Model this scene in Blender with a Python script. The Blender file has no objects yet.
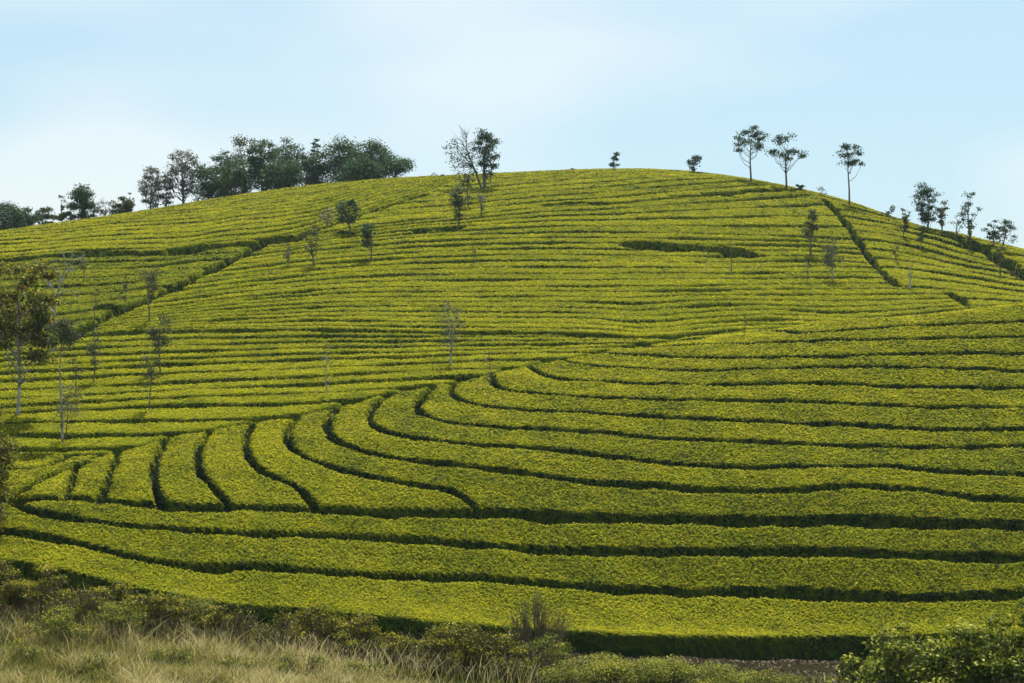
import bpy, math, random
import numpy as np
from math import radians, sin, cos, pi
from collections import deque

random.seed(7); rng = np.random.default_rng(11)
scene = bpy.context.scene
COL = scene.collection

# ------------------------------------------------------------------ camera
F = 1800.0                      # focal length in pixels of the 1024 px wide picture
CX, CY = 512.0, 341.5
cam_d = bpy.data.cameras.new('camera'); cam = bpy.data.objects.new('camera', cam_d); COL.objects.link(cam)
cam_d.sensor_width = 36.0; cam_d.lens = 36.0*F/1024.0
cam_d.clip_start = 0.2; cam_d.clip_end = 9000
cam.location = (0, 0, 0); cam.rotation_euler = (radians(90), 0, 0)
scene.camera = cam

# ------------------------------------------------------------------ light and sky
SUN_EL, SUN_AZ = radians(55), radians(7)       # azimuth from +Y towards +X: behind the hill, to the right
w = bpy.data.worlds.new('World'); scene.world = w; w.use_nodes = True
nt = w.node_tree; nt.nodes.clear()
def N(t, typ, **kw):
    n = t.nodes.new(typ)
    for k, v in kw.items(): setattr(n, k, v)
    return n
def ramp(t, stops):
    r = N(t, 'ShaderNodeValToRGB'); e = r.color_ramp.elements
    e[0].position, e[0].color = stops[0][0], (*stops[0][1], 1); e[1].position, e[1].color = stops[-1][0], (*stops[-1][1], 1)
    for p, c in stops[1:-1]:
        x = e.new(p); x.color = (*c, 1)
    return r
out = N(nt, 'ShaderNodeOutputWorld'); bg = N(nt, 'ShaderNodeBackground')
sky = N(nt, 'ShaderNodeTexSky', sky_type='NISHITA'); sky.sun_disc = False
sky.sun_elevation = SUN_EL; sky.sun_rotation = SUN_AZ; sky.air_density = 1.0; sky.dust_density = 1.0; sky.ozone_density = 1.0
tc = N(nt, 'ShaderNodeTexCoord')
mp = N(nt, 'ShaderNodeMapping'); mp.inputs['Scale'].default_value = (2.2, 1.0, 6.0); mp.inputs['Location'].default_value = (.35, 0, .15)
nz = N(nt, 'ShaderNodeTexNoise'); nz.inputs['Scale'].default_value = 1.9; nz.inputs['Detail'].default_value = 1.5; nz.inputs['Roughness'].default_value = .5
mx = N(nt, 'ShaderNodeMix', data_type='RGBA'); mx.inputs['Factor'].default_value = .72     # thin high cloud veil, whiter where it is thicker
veil = ramp(nt, [(.38, (.45, .67, .79)), (.58, (.70, .79, .82))])
vs = N(nt, 'ShaderNodeVectorMath', operation='SCALE'); vs.inputs['Scale'].default_value = 9.7
nt.links.new(tc.outputs['Generated'], mp.inputs['Vector']); nt.links.new(mp.outputs[0], nz.inputs['Vector'])
nt.links.new(nz.outputs['Fac'], veil.inputs[0]); nt.links.new(veil.outputs[0], vs.inputs[0]); nt.links.new(vs.outputs[0], mx.inputs['B'])
nt.links.new(sky.outputs[0], mx.inputs['A']); nt.links.new(mx.outputs['Result'], bg.inputs['Color'])
bg.inputs['Strength'].default_value = 0.056
nt.links.new(bg.outputs[0], out.inputs[0])
sd = bpy.data.lights.new('sun', 'SUN'); sd.energy = 5.0; sd.angle = radians(0.5); sd.color = (1.0, .94, .82)
so = bpy.data.objects.new('sun', sd); COL.objects.link(so)
from mathutils import Vector
dsun = Vector((sin(SUN_AZ)*cos(SUN_EL), cos(SUN_AZ)*cos(SUN_EL), sin(SUN_EL)))
so.rotation_euler = dsun.to_track_quat('Z', 'Y').to_euler(); so.location = (0, 0, 60)
scene.view_settings.view_transform = 'Standard'; scene.view_settings.look = 'None'
scene.view_settings.exposure = 1.12; scene.view_settings.gamma = 1.0

# ------------------------------------------------------------------ materials
def mat(name):
    m = bpy.data.materials.new(name); m.use_nodes = True; m.node_tree.nodes.clear(); return m, m.node_tree
def leaf_mat(name, stops, trans=.35, rough=.6, spec=.1, patch=.35, pscale=.35):
    """colour per leaf from the 'tint' attribute, shifted by broad patches of new and old growth"""
    m, t = mat(name)
    at = N(t, 'ShaderNodeAttribute', attribute_name='tint'); geo = N(t, 'ShaderNodeNewGeometry')
    n = N(t, 'ShaderNodeTexNoise'); n.inputs['Scale'].default_value = pscale; n.inputs['Detail'].default_value = 5; n.inputs['Roughness'].default_value = .65
    t.links.new(geo.outputs['Position'], n.inputs['Vector'])
    a = N(t, 'ShaderNodeMath', operation='MULTIPLY_ADD'); a.inputs[1].default_value = patch*2; a.inputs[2].default_value = -patch
    t.links.new(n.outputs['Fac'], a.inputs[0])
    b = N(t, 'ShaderNodeMath', operation='ADD', use_clamp=True); t.links.new(a.outputs[0], b.inputs[0]); t.links.new(at.outputs['Fac'], b.inputs[1])
    r = ramp(t, stops); t.links.new(b.outputs[0], r.inputs[0])
    p = N(t, 'ShaderNodeBsdfPrincipled'); p.inputs['Roughness'].default_value = rough; p.inputs['Specular IOR Level'].default_value = spec
    t.links.new(r.outputs[0], p.inputs['Base Color'])
    tr = N(t, 'ShaderNodeBsdfTranslucent'); t.links.new(r.outputs[0], tr.inputs['Color'])
    ms = N(t, 'ShaderNodeMixShader'); ms.inputs[0].default_value = trans
    t.links.new(p.outputs[0], ms.inputs[1]); t.links.new(tr.outputs[0], ms.inputs[2])
    o = N(t, 'ShaderNodeOutputMaterial'); t.links.new(ms.outputs[0], o.inputs[0])
    return m
def noise_mat(name, stops, scale=2.0, detail=6, rough=.9, bump=.3, bscale=20, bdist=.05):
    m, t = mat(name)
    geo = N(t, 'ShaderNodeNewGeometry')
    n = N(t, 'ShaderNodeTexNoise'); n.inputs['Scale'].default_value = scale; n.inputs['Detail'].default_value = detail; n.inputs['Roughness'].default_value = .65
    t.links.new(geo.outputs['Position'], n.inputs['Vector'])
    r = ramp(t, stops); t.links.new(n.outputs['Fac'], r.inputs[0])
    n2 = N(t, 'ShaderNodeTexNoise'); n2.inputs['Scale'].default_value = bscale; n2.inputs['Detail'].default_value = 4
    t.links.new(geo.outputs['Position'], n2.inputs['Vector'])
    bp = N(t, 'ShaderNodeBump'); bp.inputs['Strength'].default_value = bump; bp.inputs['Distance'].default_value = bdist
    t.links.new(n2.outputs['Fac'], bp.inputs['Height'])
    p = N(t, 'ShaderNodeBsdfPrincipled'); p.inputs['Roughness'].default_value = rough; p.inputs['Specular IOR Level'].default_value = .0
    t.links.new(r.outputs[0], p.inputs['Base Color']); t.links.new(bp.outputs[0], p.inputs['Normal'])
    o = N(t, 'ShaderNodeOutputMaterial'); t.links.new(p.outputs[0], o.inputs[0])
    return m
M = {}
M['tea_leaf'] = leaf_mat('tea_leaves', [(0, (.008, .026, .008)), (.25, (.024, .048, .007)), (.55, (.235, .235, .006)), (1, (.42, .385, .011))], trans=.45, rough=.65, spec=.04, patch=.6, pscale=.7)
M['tea_core'] = noise_mat('tea_bush_interior', [(.3, (.012, .03, .008)), (.7, (.07, .10, .012))], scale=9, bump=.8, bscale=14, bdist=.12)
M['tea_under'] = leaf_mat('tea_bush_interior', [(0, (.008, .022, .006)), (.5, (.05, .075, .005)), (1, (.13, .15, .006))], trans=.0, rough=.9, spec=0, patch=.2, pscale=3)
M['soil'] = noise_mat('soil', [(.3, (.006, .007, .004)), (.5, (.022, .017, .010)), (.58, (.014, .017, .006)), (.75, (.07, .048, .03))], scale=.9, bump=.6, bscale=6, bdist=.1)
M['bark'] = noise_mat('bark', [(.3, (.05, .045, .04)), (.7, (.17, .16, .14))], scale=6)
M['pale_bark'] = noise_mat('pale_bark', [(.35, (.10, .095, .08)), (.65, (.42, .40, .36))], scale=5)
M['dark_leaf'] = leaf_mat('dark_tree_leaves', [(0, (.010, .036, .018)), (.6, (.03, .075, .028)), (1, (.10, .15, .03))], trans=.25)
M['wood_leaf'] = leaf_mat('woodland_leaves', [(0, (.012, .042, .018)), (.5, (.03, .078, .027)), (1, (.13, .18, .035))], trans=.35)
M['olive_leaf'] = leaf_mat('olive_tree_leaves', [(0, (.03, .045, .02)), (.6, (.07, .09, .03)), (1, (.15, .15, .05))], trans=.3)
M['pale_leaf'] = leaf_mat('pale_tree_leaves', [(0, (.06, .065, .05)), (.6, (.11, .11, .08)), (1, (.2, .18, .12))], trans=.3)
M['gold_leaf'] = leaf_mat('golden_green_leaves', [(0, (.02, .035, .010)), (.35, (.04, .065, .012)), (.6, (.16, .15, .014)), (1, (.48, .36, .02))], trans=.4)
M['scrub_leaf'] = leaf_mat('scrub_leaves', [(0, (.03, .03, .010)), (.5, (.11, .11, .010)), (1, (.40, .36, .016))], trans=.3)
M['lime_leaf'] = leaf_mat('lime_scrub_leaves', [(0, (.04, .06, .012)), (.5, (.15, .17, .02)), (1, (.36, .35, .04))], trans=.35)
M['glossy_leaf'] = leaf_mat('glossy_shrub_leaves', [(0, (.015, .03, .008)), (.45, (.09, .12, .012)), (.8, (.25, .27, .02)), (1, (.36, .36, .06))], trans=.3, rough=.6, spec=.08)
M['straw'] = leaf_mat('dry_grass', [(0, (.06, .08, .012)), (.3, (.12, .13, .018)), (.7, (.29, .25, .07)), (1, (.5, .43, .22))], trans=.3, patch=.5, pscale=.5)
M['twig'] = noise_mat('dry_twigs', [(.3, (.07, .058, .03)), (.7, (.22, .19, .12))], scale=4)

# ------------------------------------------------------------------ mesh helpers
def mesh_obj(name, V, Q, mats, parent=None, tint=None, midx=None, smooth=False, label=None):
    """one mesh object from vertices V (n,3) and quads Q (m,4)"""
    V = np.ascontiguousarray(V, dtype=np.float32); Q = np.ascontiguousarray(Q, dtype=np.int32)
    me = bpy.data.meshes.new(name)
    me.vertices.add(len(V)); me.vertices.foreach_set('co', V.ravel())
    me.loops.add(Q.size); me.loops.foreach_set('vertex_index', Q.ravel())
    me.polygons.add(len(Q)); me.polygons.foreach_set('loop_start', np.arange(0, Q.size, 4, dtype=np.int32))
    me.polygons.foreach_set('loop_total', np.full(len(Q), 4, dtype=np.int32))
    for m in mats: me.materials.append(m)
    if midx is not None: me.polygons.foreach_set('material_index', np.ascontiguousarray(midx, dtype=np.int32))
    if smooth is not False:
        s = np.full(len(Q), True) if smooth is True else smooth
        me.polygons.foreach_set('use_smooth', s)
    if tint is not None:
        a = me.attributes.new('tint', 'FLOAT', 'FACE'); a.data.foreach_set('value', np.ascontiguousarray(tint, dtype=np.float32))
    me.update(calc_edges=True)
    o = bpy.data.objects.new(name, me); COL.objects.link(o)
    if parent: o.parent = parent
    if label: o['label'] = label
    return o
def tag(o, label=None, cat=None, group=None, kind=None):
    if label: o['label'] = label
    if cat: o['category'] = cat
    if group: o['group'] = group
    if kind: o['kind'] = kind
    return o
def empty(name, loc):
    e = bpy.data.objects.new(name, None); COL.objects.link(e); e.location = loc; e.empty_display_size = .3; return e
def unit(v): return v/np.maximum(np.linalg.norm(v, axis=1, keepdims=True), 1e-9)
def leaf_quads(P, Nn, L, W, tilt=.6):
    """diamond leaves at P whose faces turn about the normals Nn"""
    n = len(P); nn = unit(Nn + rng.normal(0, tilt, (n, 3)))
    a = unit(np.cross(nn, rng.normal(0, 1, (n, 3)))); b = np.cross(nn, a)
    l = (L*rng.uniform(.7, 1.35, (n, 1))); wd = (W*rng.uniform(.7, 1.3, (n, 1)))
    V = np.empty((n, 4, 3)); V[:, 0] = P - a*l*.5; V[:, 1] = P + b*wd*.5 + nn*l*.06; V[:, 2] = P + a*l*.5 - nn*l*.1; V[:, 3] = P - b*wd*.5 + nn*l*.06
    return V.reshape(-1, 3), np.arange(4*n).reshape(-1, 4)
def tubes(paths, sides=5):
    """list of (points, radii) -> verts, quads"""
    VV, QQ, off = [], [], 0
    for pts, rad in paths:
        pts = np.asarray(pts, float); rad = np.asarray(rad, float)
        d = np.gradient(pts, axis=0); d = unit(d)
        ref = np.tile([[.31, .95, .05]], (len(pts), 1)); u = unit(np.cross(d, ref)); v = np.cross(d, u)
        th = np.arange(sides)*2*pi/sides
        R = pts[:, None] + rad[:, None, None]*(u[:, None]*np.cos(th)[None, :, None] + v[:, None]*np.sin(th)[None, :, None])
        VV.append(R.reshape(-1, 3)); n = len(pts)
        i = np.arange(n-1)[:, None]*sides; j = np.arange(sides)[None]; k = (j+1) % sides
        QQ.append((np.stack([i+j, i+k, i+sides+k, i+sides+j], -1)).reshape(-1, 4)+off); off += n*sides
    return np.vstack(VV), np.vstack(QQ)
# smooth random fields
def sines(seed, n, lo, hi):
    r = np.random.default_rng(seed); th = r.uniform(0, 2*pi, n); k = r.uniform(lo, hi, n)
    return np.cos(th)*k, np.sin(th)*k, r.uniform(0, 2*pi, n), 1/k**.6
def field(P, X, Y):
    kx, ky, ph, am = P; s = np.zeros_like(X, dtype=float)
    for a, b, c, d in zip(kx, ky, ph, am): s += d*np.sin(a*X+b*Y+c)
    return s/np.sqrt((am**2).sum()/2)
NA = sines(1, 14, .15, 1.2); NB = sines(2, 14, 1.0, 5.0); NC = sines(3, 16, 4, 14); ND = sines(4, 10, .04, .25)

# ------------------------------------------------------------------ terrain (height of the tea canopy; the soil is HED below it)
HED = 0.62
ctrl = []
def cp(px, *yd, ground=False):
    for y, d in yd:
        ctrl.append(((px-CX)/F*d, d, (CY-y)/F*d + (HED if ground else 0)))
near_right = [(630, 52), (596, 53.6), (554, 55.1), (520, 56.7), (486, 58.5), (446, 62), (404, 65.7), (366, 69.5)]
cp(1250, (630, 52), (560, 55), (520, 57), (446, 62.2), (366, 69), (320, 73), (290, 76.5), (305, 84), (300, 100), (315, 130))
cp(1024, (625, 51.8), (593, 53.5), (558, 55), (524, 56.8), (500, 58), (447, 62), (407, 65.6), (371, 69), (336, 72.8), (305, 76.5), (318, 84), (300, 97), (275, 106), (252, 116), (266, 130))
cp(850, *near_right, (340, 72.8), (322, 75.5), (334, 83), (318, 92), (290, 100), (250, 112), (220, 123), (202, 133), (208, 145))
cp(950, (232, 122), (262, 111), (295, 100), (243, 137))
cp(700, (622, 52), (592, 53.6), (552, 55.2), (520, 56.8), (490, 58.5), (440, 62.3), (400, 66), (371, 69.8), (346, 74), (336, 80), (300, 89.5), (277, 96), (234, 110), (203, 121), (183, 131), (174, 140), (180, 152))
cp(500, (612, 51.3), (579, 53), (546, 54.7), (513, 56.4), (470, 58.8), (446, 60.8), (427, 62.8), (409, 65), (390, 67.6), (372, 71), (355, 75), (333, 81), (287, 94), (232, 109), (206, 120), (187, 131), (175.5, 141), (181, 153))
cp(250, (600, 48.4), (567, 50), (533, 52), (508, 53.7), (465, 57.2), (423, 63), (390, 69), (360, 76), (332, 83), (290, 94), (244, 108), (218, 119), (202, 130), (194.5, 139), (202, 152)); cp(380, (190, 131), (180, 140), (188, 152))
cp(50, (545, 49.5), (515, 51.4), (495, 53), (455, 59), (420, 65), (390, 71), (360, 77), (332, 84), (296, 93), (262, 104), (240, 115), (225, 126), (230, 140))
cp(-150, (545, 49), (495, 53), (455, 59), (390, 71), (332, 84), (275, 104), (252, 122), (262, 140))
for px in (-200, 200, 600, 1000, 1250): cp(px, (330, 185))
# lower ground in front: a dirt hollow, then the grass bank rising towards the camera
cp(1024, (668, 48), (678, 44), ground=True); cp(850, (664, 48), (684, 44), ground=True); cp(700, (662, 48), (686, 44), ground=True)
cp(500, (655, 47.5), (690, 42), ground=True); cp(250, (640, 45.5), (665, 42), (700, 37), ground=True)
cp(50, (605, 46.5), (640, 43.5), (690, 37), ground=True); cp(-200, (610, 46), (690, 37), ground=True); cp(1300, (665, 46), ground=True)
for X in (-24, -8, 8, 24): ctrl.append((X, 20, -5.3+HED)); ctrl.append((X, 8, -3.4+HED)); ctrl.append((X, -4, -1.8+HED))
ctrl = np.array(ctrl)
def tps_fit(C, lam=.02):
    P = C[:, :2]/50; n = len(P); r = np.linalg.norm(P[:, None]-P[None], axis=2)
    K = np.where(r > 0, r*r*np.log(np.maximum(r, 1e-9)), 0)+lam*np.eye(n)*.02
    A = np.zeros((n+3, n+3)); A[:n, :n] = K; A[:n, n] = 1; A[:n, n+1:] = P; A[n, :n] = 1; A[n+1:, :n] = P.T
    return P, np.linalg.solve(A, np.r_[C[:, 2], 0, 0, 0])
TP, TW = tps_fit(ctrl)
def canopy(X, Y):
    X = np.asarray(X, float); Y = np.asarray(Y, float); x = X.ravel()/50; y = Y.ravel()/50
    z = TW[-3]+TW[-2]*x+TW[-1]*y
    for (a, b), c in zip(TP, TW[:-3]):
        r2 = (x-a)**2+(y-b)**2; z = z+c*.5*r2*np.log(np.maximum(r2, 1e-12))
    z = z.reshape(X.shape)
    # outside the modelled hill the land falls away to a rolling plain
    dx = np.maximum(np.abs(X)-58, 0); dy = np.maximum(Y-158, 0)+np.maximum(-6-Y, 0)
    t = np.clip(np.hypot(dx, dy)/70, 0, 1); t = t*t*(3-2*t)
    return z*(1-t)+t*(-16+1.5*np.sin(X/190+1)+1.5*np.sin(Y/260))
def ground(X, Y): return canopy(X, Y)-HED
def cast(px, py, lo=40, hi=160, ofs=0.0):
    """where the sight line through a picture point meets the canopy surface (+ofs); the first hit past lo"""
    d = np.linspace(lo, hi, 900)
    z = (CY-py)/F*d; h = canopy((px-CX)/F*d, d)+ofs
    s = h-z; idx = np.nonzero((s[1:] >= 0) & (s[:-1] < 0))[0]
    if len(idx) == 0:
        i = int(np.argmax(s)); dd = d[i]
    else:
        i = idx[0]; dd = d[i]+(d[i+1]-d[i])*(-s[i])/(s[i+1]-s[i])
    return (px-CX)/F*dd, dd
def dens(pts, step=9):
    o = []
    for (a, b), (c, d) in zip(pts[:-1], pts[1:]):
        n = max(1, int(math.hypot(c-a, d-b)/step))
        for i in range(n): o.append((a+(c-a)*i/n, b+(d-b)*i/n))
    o.append(pts[-1]); return o
def smooth_line(P, n=2):
    P = np.array(P, float)
    for _ in range(n):
        Q = P.copy(); Q[1:-1] = P[1:-1]*.5+(P[:-2]+P[2:])*.25; P = Q
    return P
def wl(pts, lo=40, hi=160, n=2):
    return smooth_line([cast(px, py, lo, hi) for px, py in dens(pts)], n)
def graph(L):
    L = L[np.argsort(L[:, 0])]; x0, y0 = L[0]; x1, y1 = L[-1]
    return lambda X: np.interp(X, L[:, 0], L[:, 1])

# ------------------------------------------------------------------ ground sheet
gx = np.unique(np.concatenate([np.arange(-60, 60.1, .6), np.geomspace(60, 4000, 40), -np.geomspace(60, 4000, 40)]))
gy = np.unique(np.concatenate([np.arange(-20, 165, .6), np.geomspace(165, 5000, 45), -np.geomspace(20, 1500, 25)]))
GX, GY = np.meshgrid(gx, gy); GZ = ground(GX, GY)+.03*field(NB, GX, GY)*(np.abs(GX) < 80)
iy, ix = np.meshgrid(np.arange(len(gy)-1), np.arange(len(gx)-1), indexing='ij'); b0 = (iy*len(gx)+ix).ravel()
tag(mesh_obj('ground', np.stack([GX, GY, GZ], -1).reshape(-1, 3), np.stack([b0, b0+1, b0+1+len(gx), b0+len(gx)], -1), [M['soil']], smooth=True), kind='structure')

# ------------------------------------------------------------------ the lines between the tea rows, as seen on the slope
B0 = [(-160, 452), (0, 453), (33, 453.6), (48, 456), (94, 455), (112, 454), (137, 447), (165, 437), (208, 429), (250, 423), (296, 416), (336, 406.7), (367, 398), (402, 390), (438, 386), (455, 381), (500, 372), (535, 363), (568, 358), (614, 350.5), (640, 346)]
b0w = wl(B0, 45, 80)
b0w = np.vstack([b0w, [(7.2, 77), (10, 79), (14, 81), (20, 82), (27, 83), (40, 83)]])
b0w = smooth_line(b0w, 3)
near_lines = {   # name: (pixels, gap width)
 'b': ([(655, 347), (698, 344.5), (760, 343.5), (840, 340), (878, 340), (942, 338), (1024, 336.5), (1150, 334), (1330, 334)], .34),
 'a': ([(800, 333), (850, 330), (906, 326), (960, 324), (1024, 321), (1150, 316), (1330, 316)], .26),
 'c': ([(600, 353), (612, 354), (678, 357), (728, 358), (760, 357.5), (827, 357), (886, 354), (975, 353), (1024, 354), (1150, 354), (1330, 354)], .3),
 'd': ([(560, 360), (568, 363), (589, 365.7), (642, 369.5), (700, 371), (760, 369), (848, 366.5), (926, 368), (1018, 371), (1150, 373), (1330, 373)], .3),
 'e': ([(528, 366), (533, 374.6), (546, 378.4), (589, 381), (652, 384), (710, 384.5), (764, 383.5), (817, 382), (866, 386), (916, 387), (1018, 388), (1150, 389), (1330, 389)], .34),
 'f': ([(492, 374), (487, 380), (490, 386), (500, 390.5), (563, 396), (642, 399.5), (700, 400), (764, 401), (810, 402), (866, 404.6), (916, 407), (1018, 407.5), (1150, 408), (1330, 408)], .34),
 'g': ([(455, 383), (446, 389), (445, 394), (451, 400), (468, 404), (500, 408.5), (576, 412), (678, 418), (760, 421.5), (815, 424), (866, 425), (900, 428), (947, 430), (1024, 429), (1150, 430), (1330, 430)], .36),
 'h': ([(433, 388), (415, 401), (407.6, 409), (418, 417), (443, 422.5), (500, 427), (576, 430.5), (617, 434), (662, 439), (764, 442), (815, 445), (866, 447), (942, 448), (1024, 446), (1150, 446), (1330, 446)], .36),
 'i': ([(396, 392), (378, 401), (364, 414), (363.5, 423), (382, 431.5), (418, 439.5), (460, 444), (500, 446), (551, 449.5), (602, 456), (652, 461), (693, 466), (764, 467), (840, 466.5), (891, 466.5), (942, 471), (1024, 475), (1150, 480), (1330, 480)], .38),
 'j': ([(345, 403), (329, 413), (320, 425.7), (324, 435), (341, 445), (382, 456), (428, 462.5), (468, 466), (500, 469.5), (551, 477.4), (584, 482.5), (652, 485), (703, 490), (764, 491), (815, 489), (848, 484.6), (880, 487), (921, 490), (972, 498), (1024, 501.6), (1150, 508), (1330, 508)], .4),
 'j2': ([(301, 414), (288, 422), (282, 432), (282, 442), (298, 456), (336, 469), (382, 480), (430, 487), (453, 490), (468, 500), (480, 513)], .36),
 'j3': ([(254, 421), (243, 434), (240, 448), (244, 461), (265, 475), (291, 484), (308, 493), (316, 508)], .36),
 'j4': ([(212, 428), (203, 437), (196, 448), (193, 466), (206, 484), (224, 493), (229, 507)], .36),
 'j5': ([(167, 436), (157, 449), (152, 462), (150, 482), (156, 494), (163, 506)], .34),
 'j6': ([(118, 452), (113, 461), (110.5, 471), (106, 488), (100, 499)], .34),
 'j7': ([(78, 463), (74, 468), (71, 481), (63, 499)], .34),
 'q1': ([(8, 498), (28, 487), (50, 475), (75, 466), (95, 457), (114, 452)], .36),
 'q2': ([(-160, 474), (0, 470), (33, 469), (51, 465), (70, 457), (76, 452)], .34),
 'k': ([(-160, 505), (0, 501), (10, 499), (25, 498), (101, 499), (127, 503), (178, 507), (260, 508.5), (316, 509), (367, 512), (453, 513), (500, 514), (576, 518), (652, 519), (764, 521.5), (840, 520), (916, 523), (1024, 525), (1150, 528), (1330, 528)], .62),
 'l': ([(10, 499), (15, 504), (25, 511), (76, 519.7), (127, 526), (178, 530), (228, 532.5), (316, 535), (392, 539), (453, 543), (500, 546), (551, 551), (652, 551.5), (764, 552), (866, 553), (916, 556), (1024, 559), (1150, 562), (1330, 562)], .44),
 'm': ([(-160, 527), (0, 532.5), (30, 534), (63, 541), (101, 549), (142, 559.5), (178, 566), (203, 567.5), (260, 567), (303, 570), (347, 573.5), (392, 577), (418, 576.5), (500, 579), (566, 586), (627, 590), (700, 592), (764, 592), (840, 595), (916, 598), (992, 596), (1024, 594), (1150, 594), (1330, 594)], .5),
}
n_line = [(-160, 554), (0, 560), (60, 570), (142, 589), (200, 600), (260, 606), (316, 610), (367, 615), (418, 620), (500, 627), (576, 632), (652, 635), (764, 637), (840, 637), (1024, 634), (1150, 632), (1330, 632)]
NL = {k: (wl(p, 46, 80, 3), g) for k, (p, g) in near_lines.items()}
n_w = wl(n_line, 44, 60, 3)
def dense_w(L):
    L = np.asarray(L); return np.vstack([L[:-1]+(L[1:]-L[:-1])*t for t in np.linspace(0, 1, 12, endpoint=False)]+[L[-1:]])
def snap(name, at_start, target, maxd):
    L, g = NL[name]; T = dense_w(target); p = L[0] if at_start else L[-1]
    q = T[np.argmin(np.hypot(*(T-p).T))]; d = math.hypot(*(q-p))
    if d > maxd: print('snap far', name, d)
    q = q+(q-p)/max(d, 1e-6)*.12
    NL[name] = (np.vstack([[q], L]) if at_start else np.vstack([L, [q]]), g)
for nm in ('b', 'a', 'c', 'd', 'e', 'f', 'g', 'h', 'i', 'j', 'j2', 'j3', 'j4', 'j5', 'j6'): snap(nm, True, b0w, 4)
for nm in ('j2', 'j3', 'j4', 'j5', 'j6', 'j7'): snap(nm, False, NL['k'][0], 1)
snap('q1', True, NL['k'][0], 1); snap('q1', False, b0w, 1); snap('q2', False, b0w, 1); snap('j7', True, NL['q1'][0], 1); snap('l', True, NL['k'][0], 1)

def stamp(X0, Y0, cell, nx, ny, G, D, L, width, rad=1.3, taper0=0.0, seed=0, wmul=.68):
    """lower G to (distance to polyline - half width); D keeps the plain distance"""
    L = np.asarray(L); cum = np.r_[0, np.cumsum(np.hypot(*np.diff(L, axis=0).T))]
    for s in range(len(L)-1):
        a, b = L[s], L[s+1]
        i0 = max(0, int((min(a[0], b[0])-rad-X0)/cell)); i1 = min(nx, int((max(a[0], b[0])+rad-X0)/cell)+2)
        j0 = max(0, int((min(a[1], b[1])-rad-Y0)/cell)); j1 = min(ny, int((max(a[1], b[1])+rad-Y0)/cell)+2)
        if i1 <= i0 or j1 <= j0: continue
        xs = X0+cell*np.arange(i0, i1)[None]; ys = Y0+cell*np.arange(j0, j1)[:, None]
        v = b-a; vv = max((v**2).sum(), 1e-9)
        t = np.clip(((xs-a[0])*v[0]+(ys-a[1])*v[1])/vv, 0, 1)
        d = np.hypot(xs-a[0]-t*v[0], ys-a[1]-t*v[1])
        at = cum[s]+t*(cum[s+1]-cum[s]); wd = np.full_like(at, width)
        wd = wmul*width*(1+.28*np.sin(at*1.1+seed*2.3)+.15*np.sin(at*3.1+seed))
        if taper0 > 0: wd = wd*np.clip(.12+at/taper0, 0, 1)
        G[j0:j1, i0:i1] = np.minimum(G[j0:j1, i0:i1], d-wd/2); D[j0:j1, i0:i1] = np.minimum(D[j0:j1, i0:i1], d)

def hedge_z(X, Y, G, edge=.32, lumpk=1.0):
    t = np.clip(G/edge, 0, 1); prof = 1-(1-t)**2.6
    lump = .026*field(NB, X, Y)+.012*field(NC, X, Y)
    return canopy(X, Y)-HED-.06+(HED+.06)*prof+lumpk*lump*np.clip(t*2, 0, 1), prof

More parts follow.
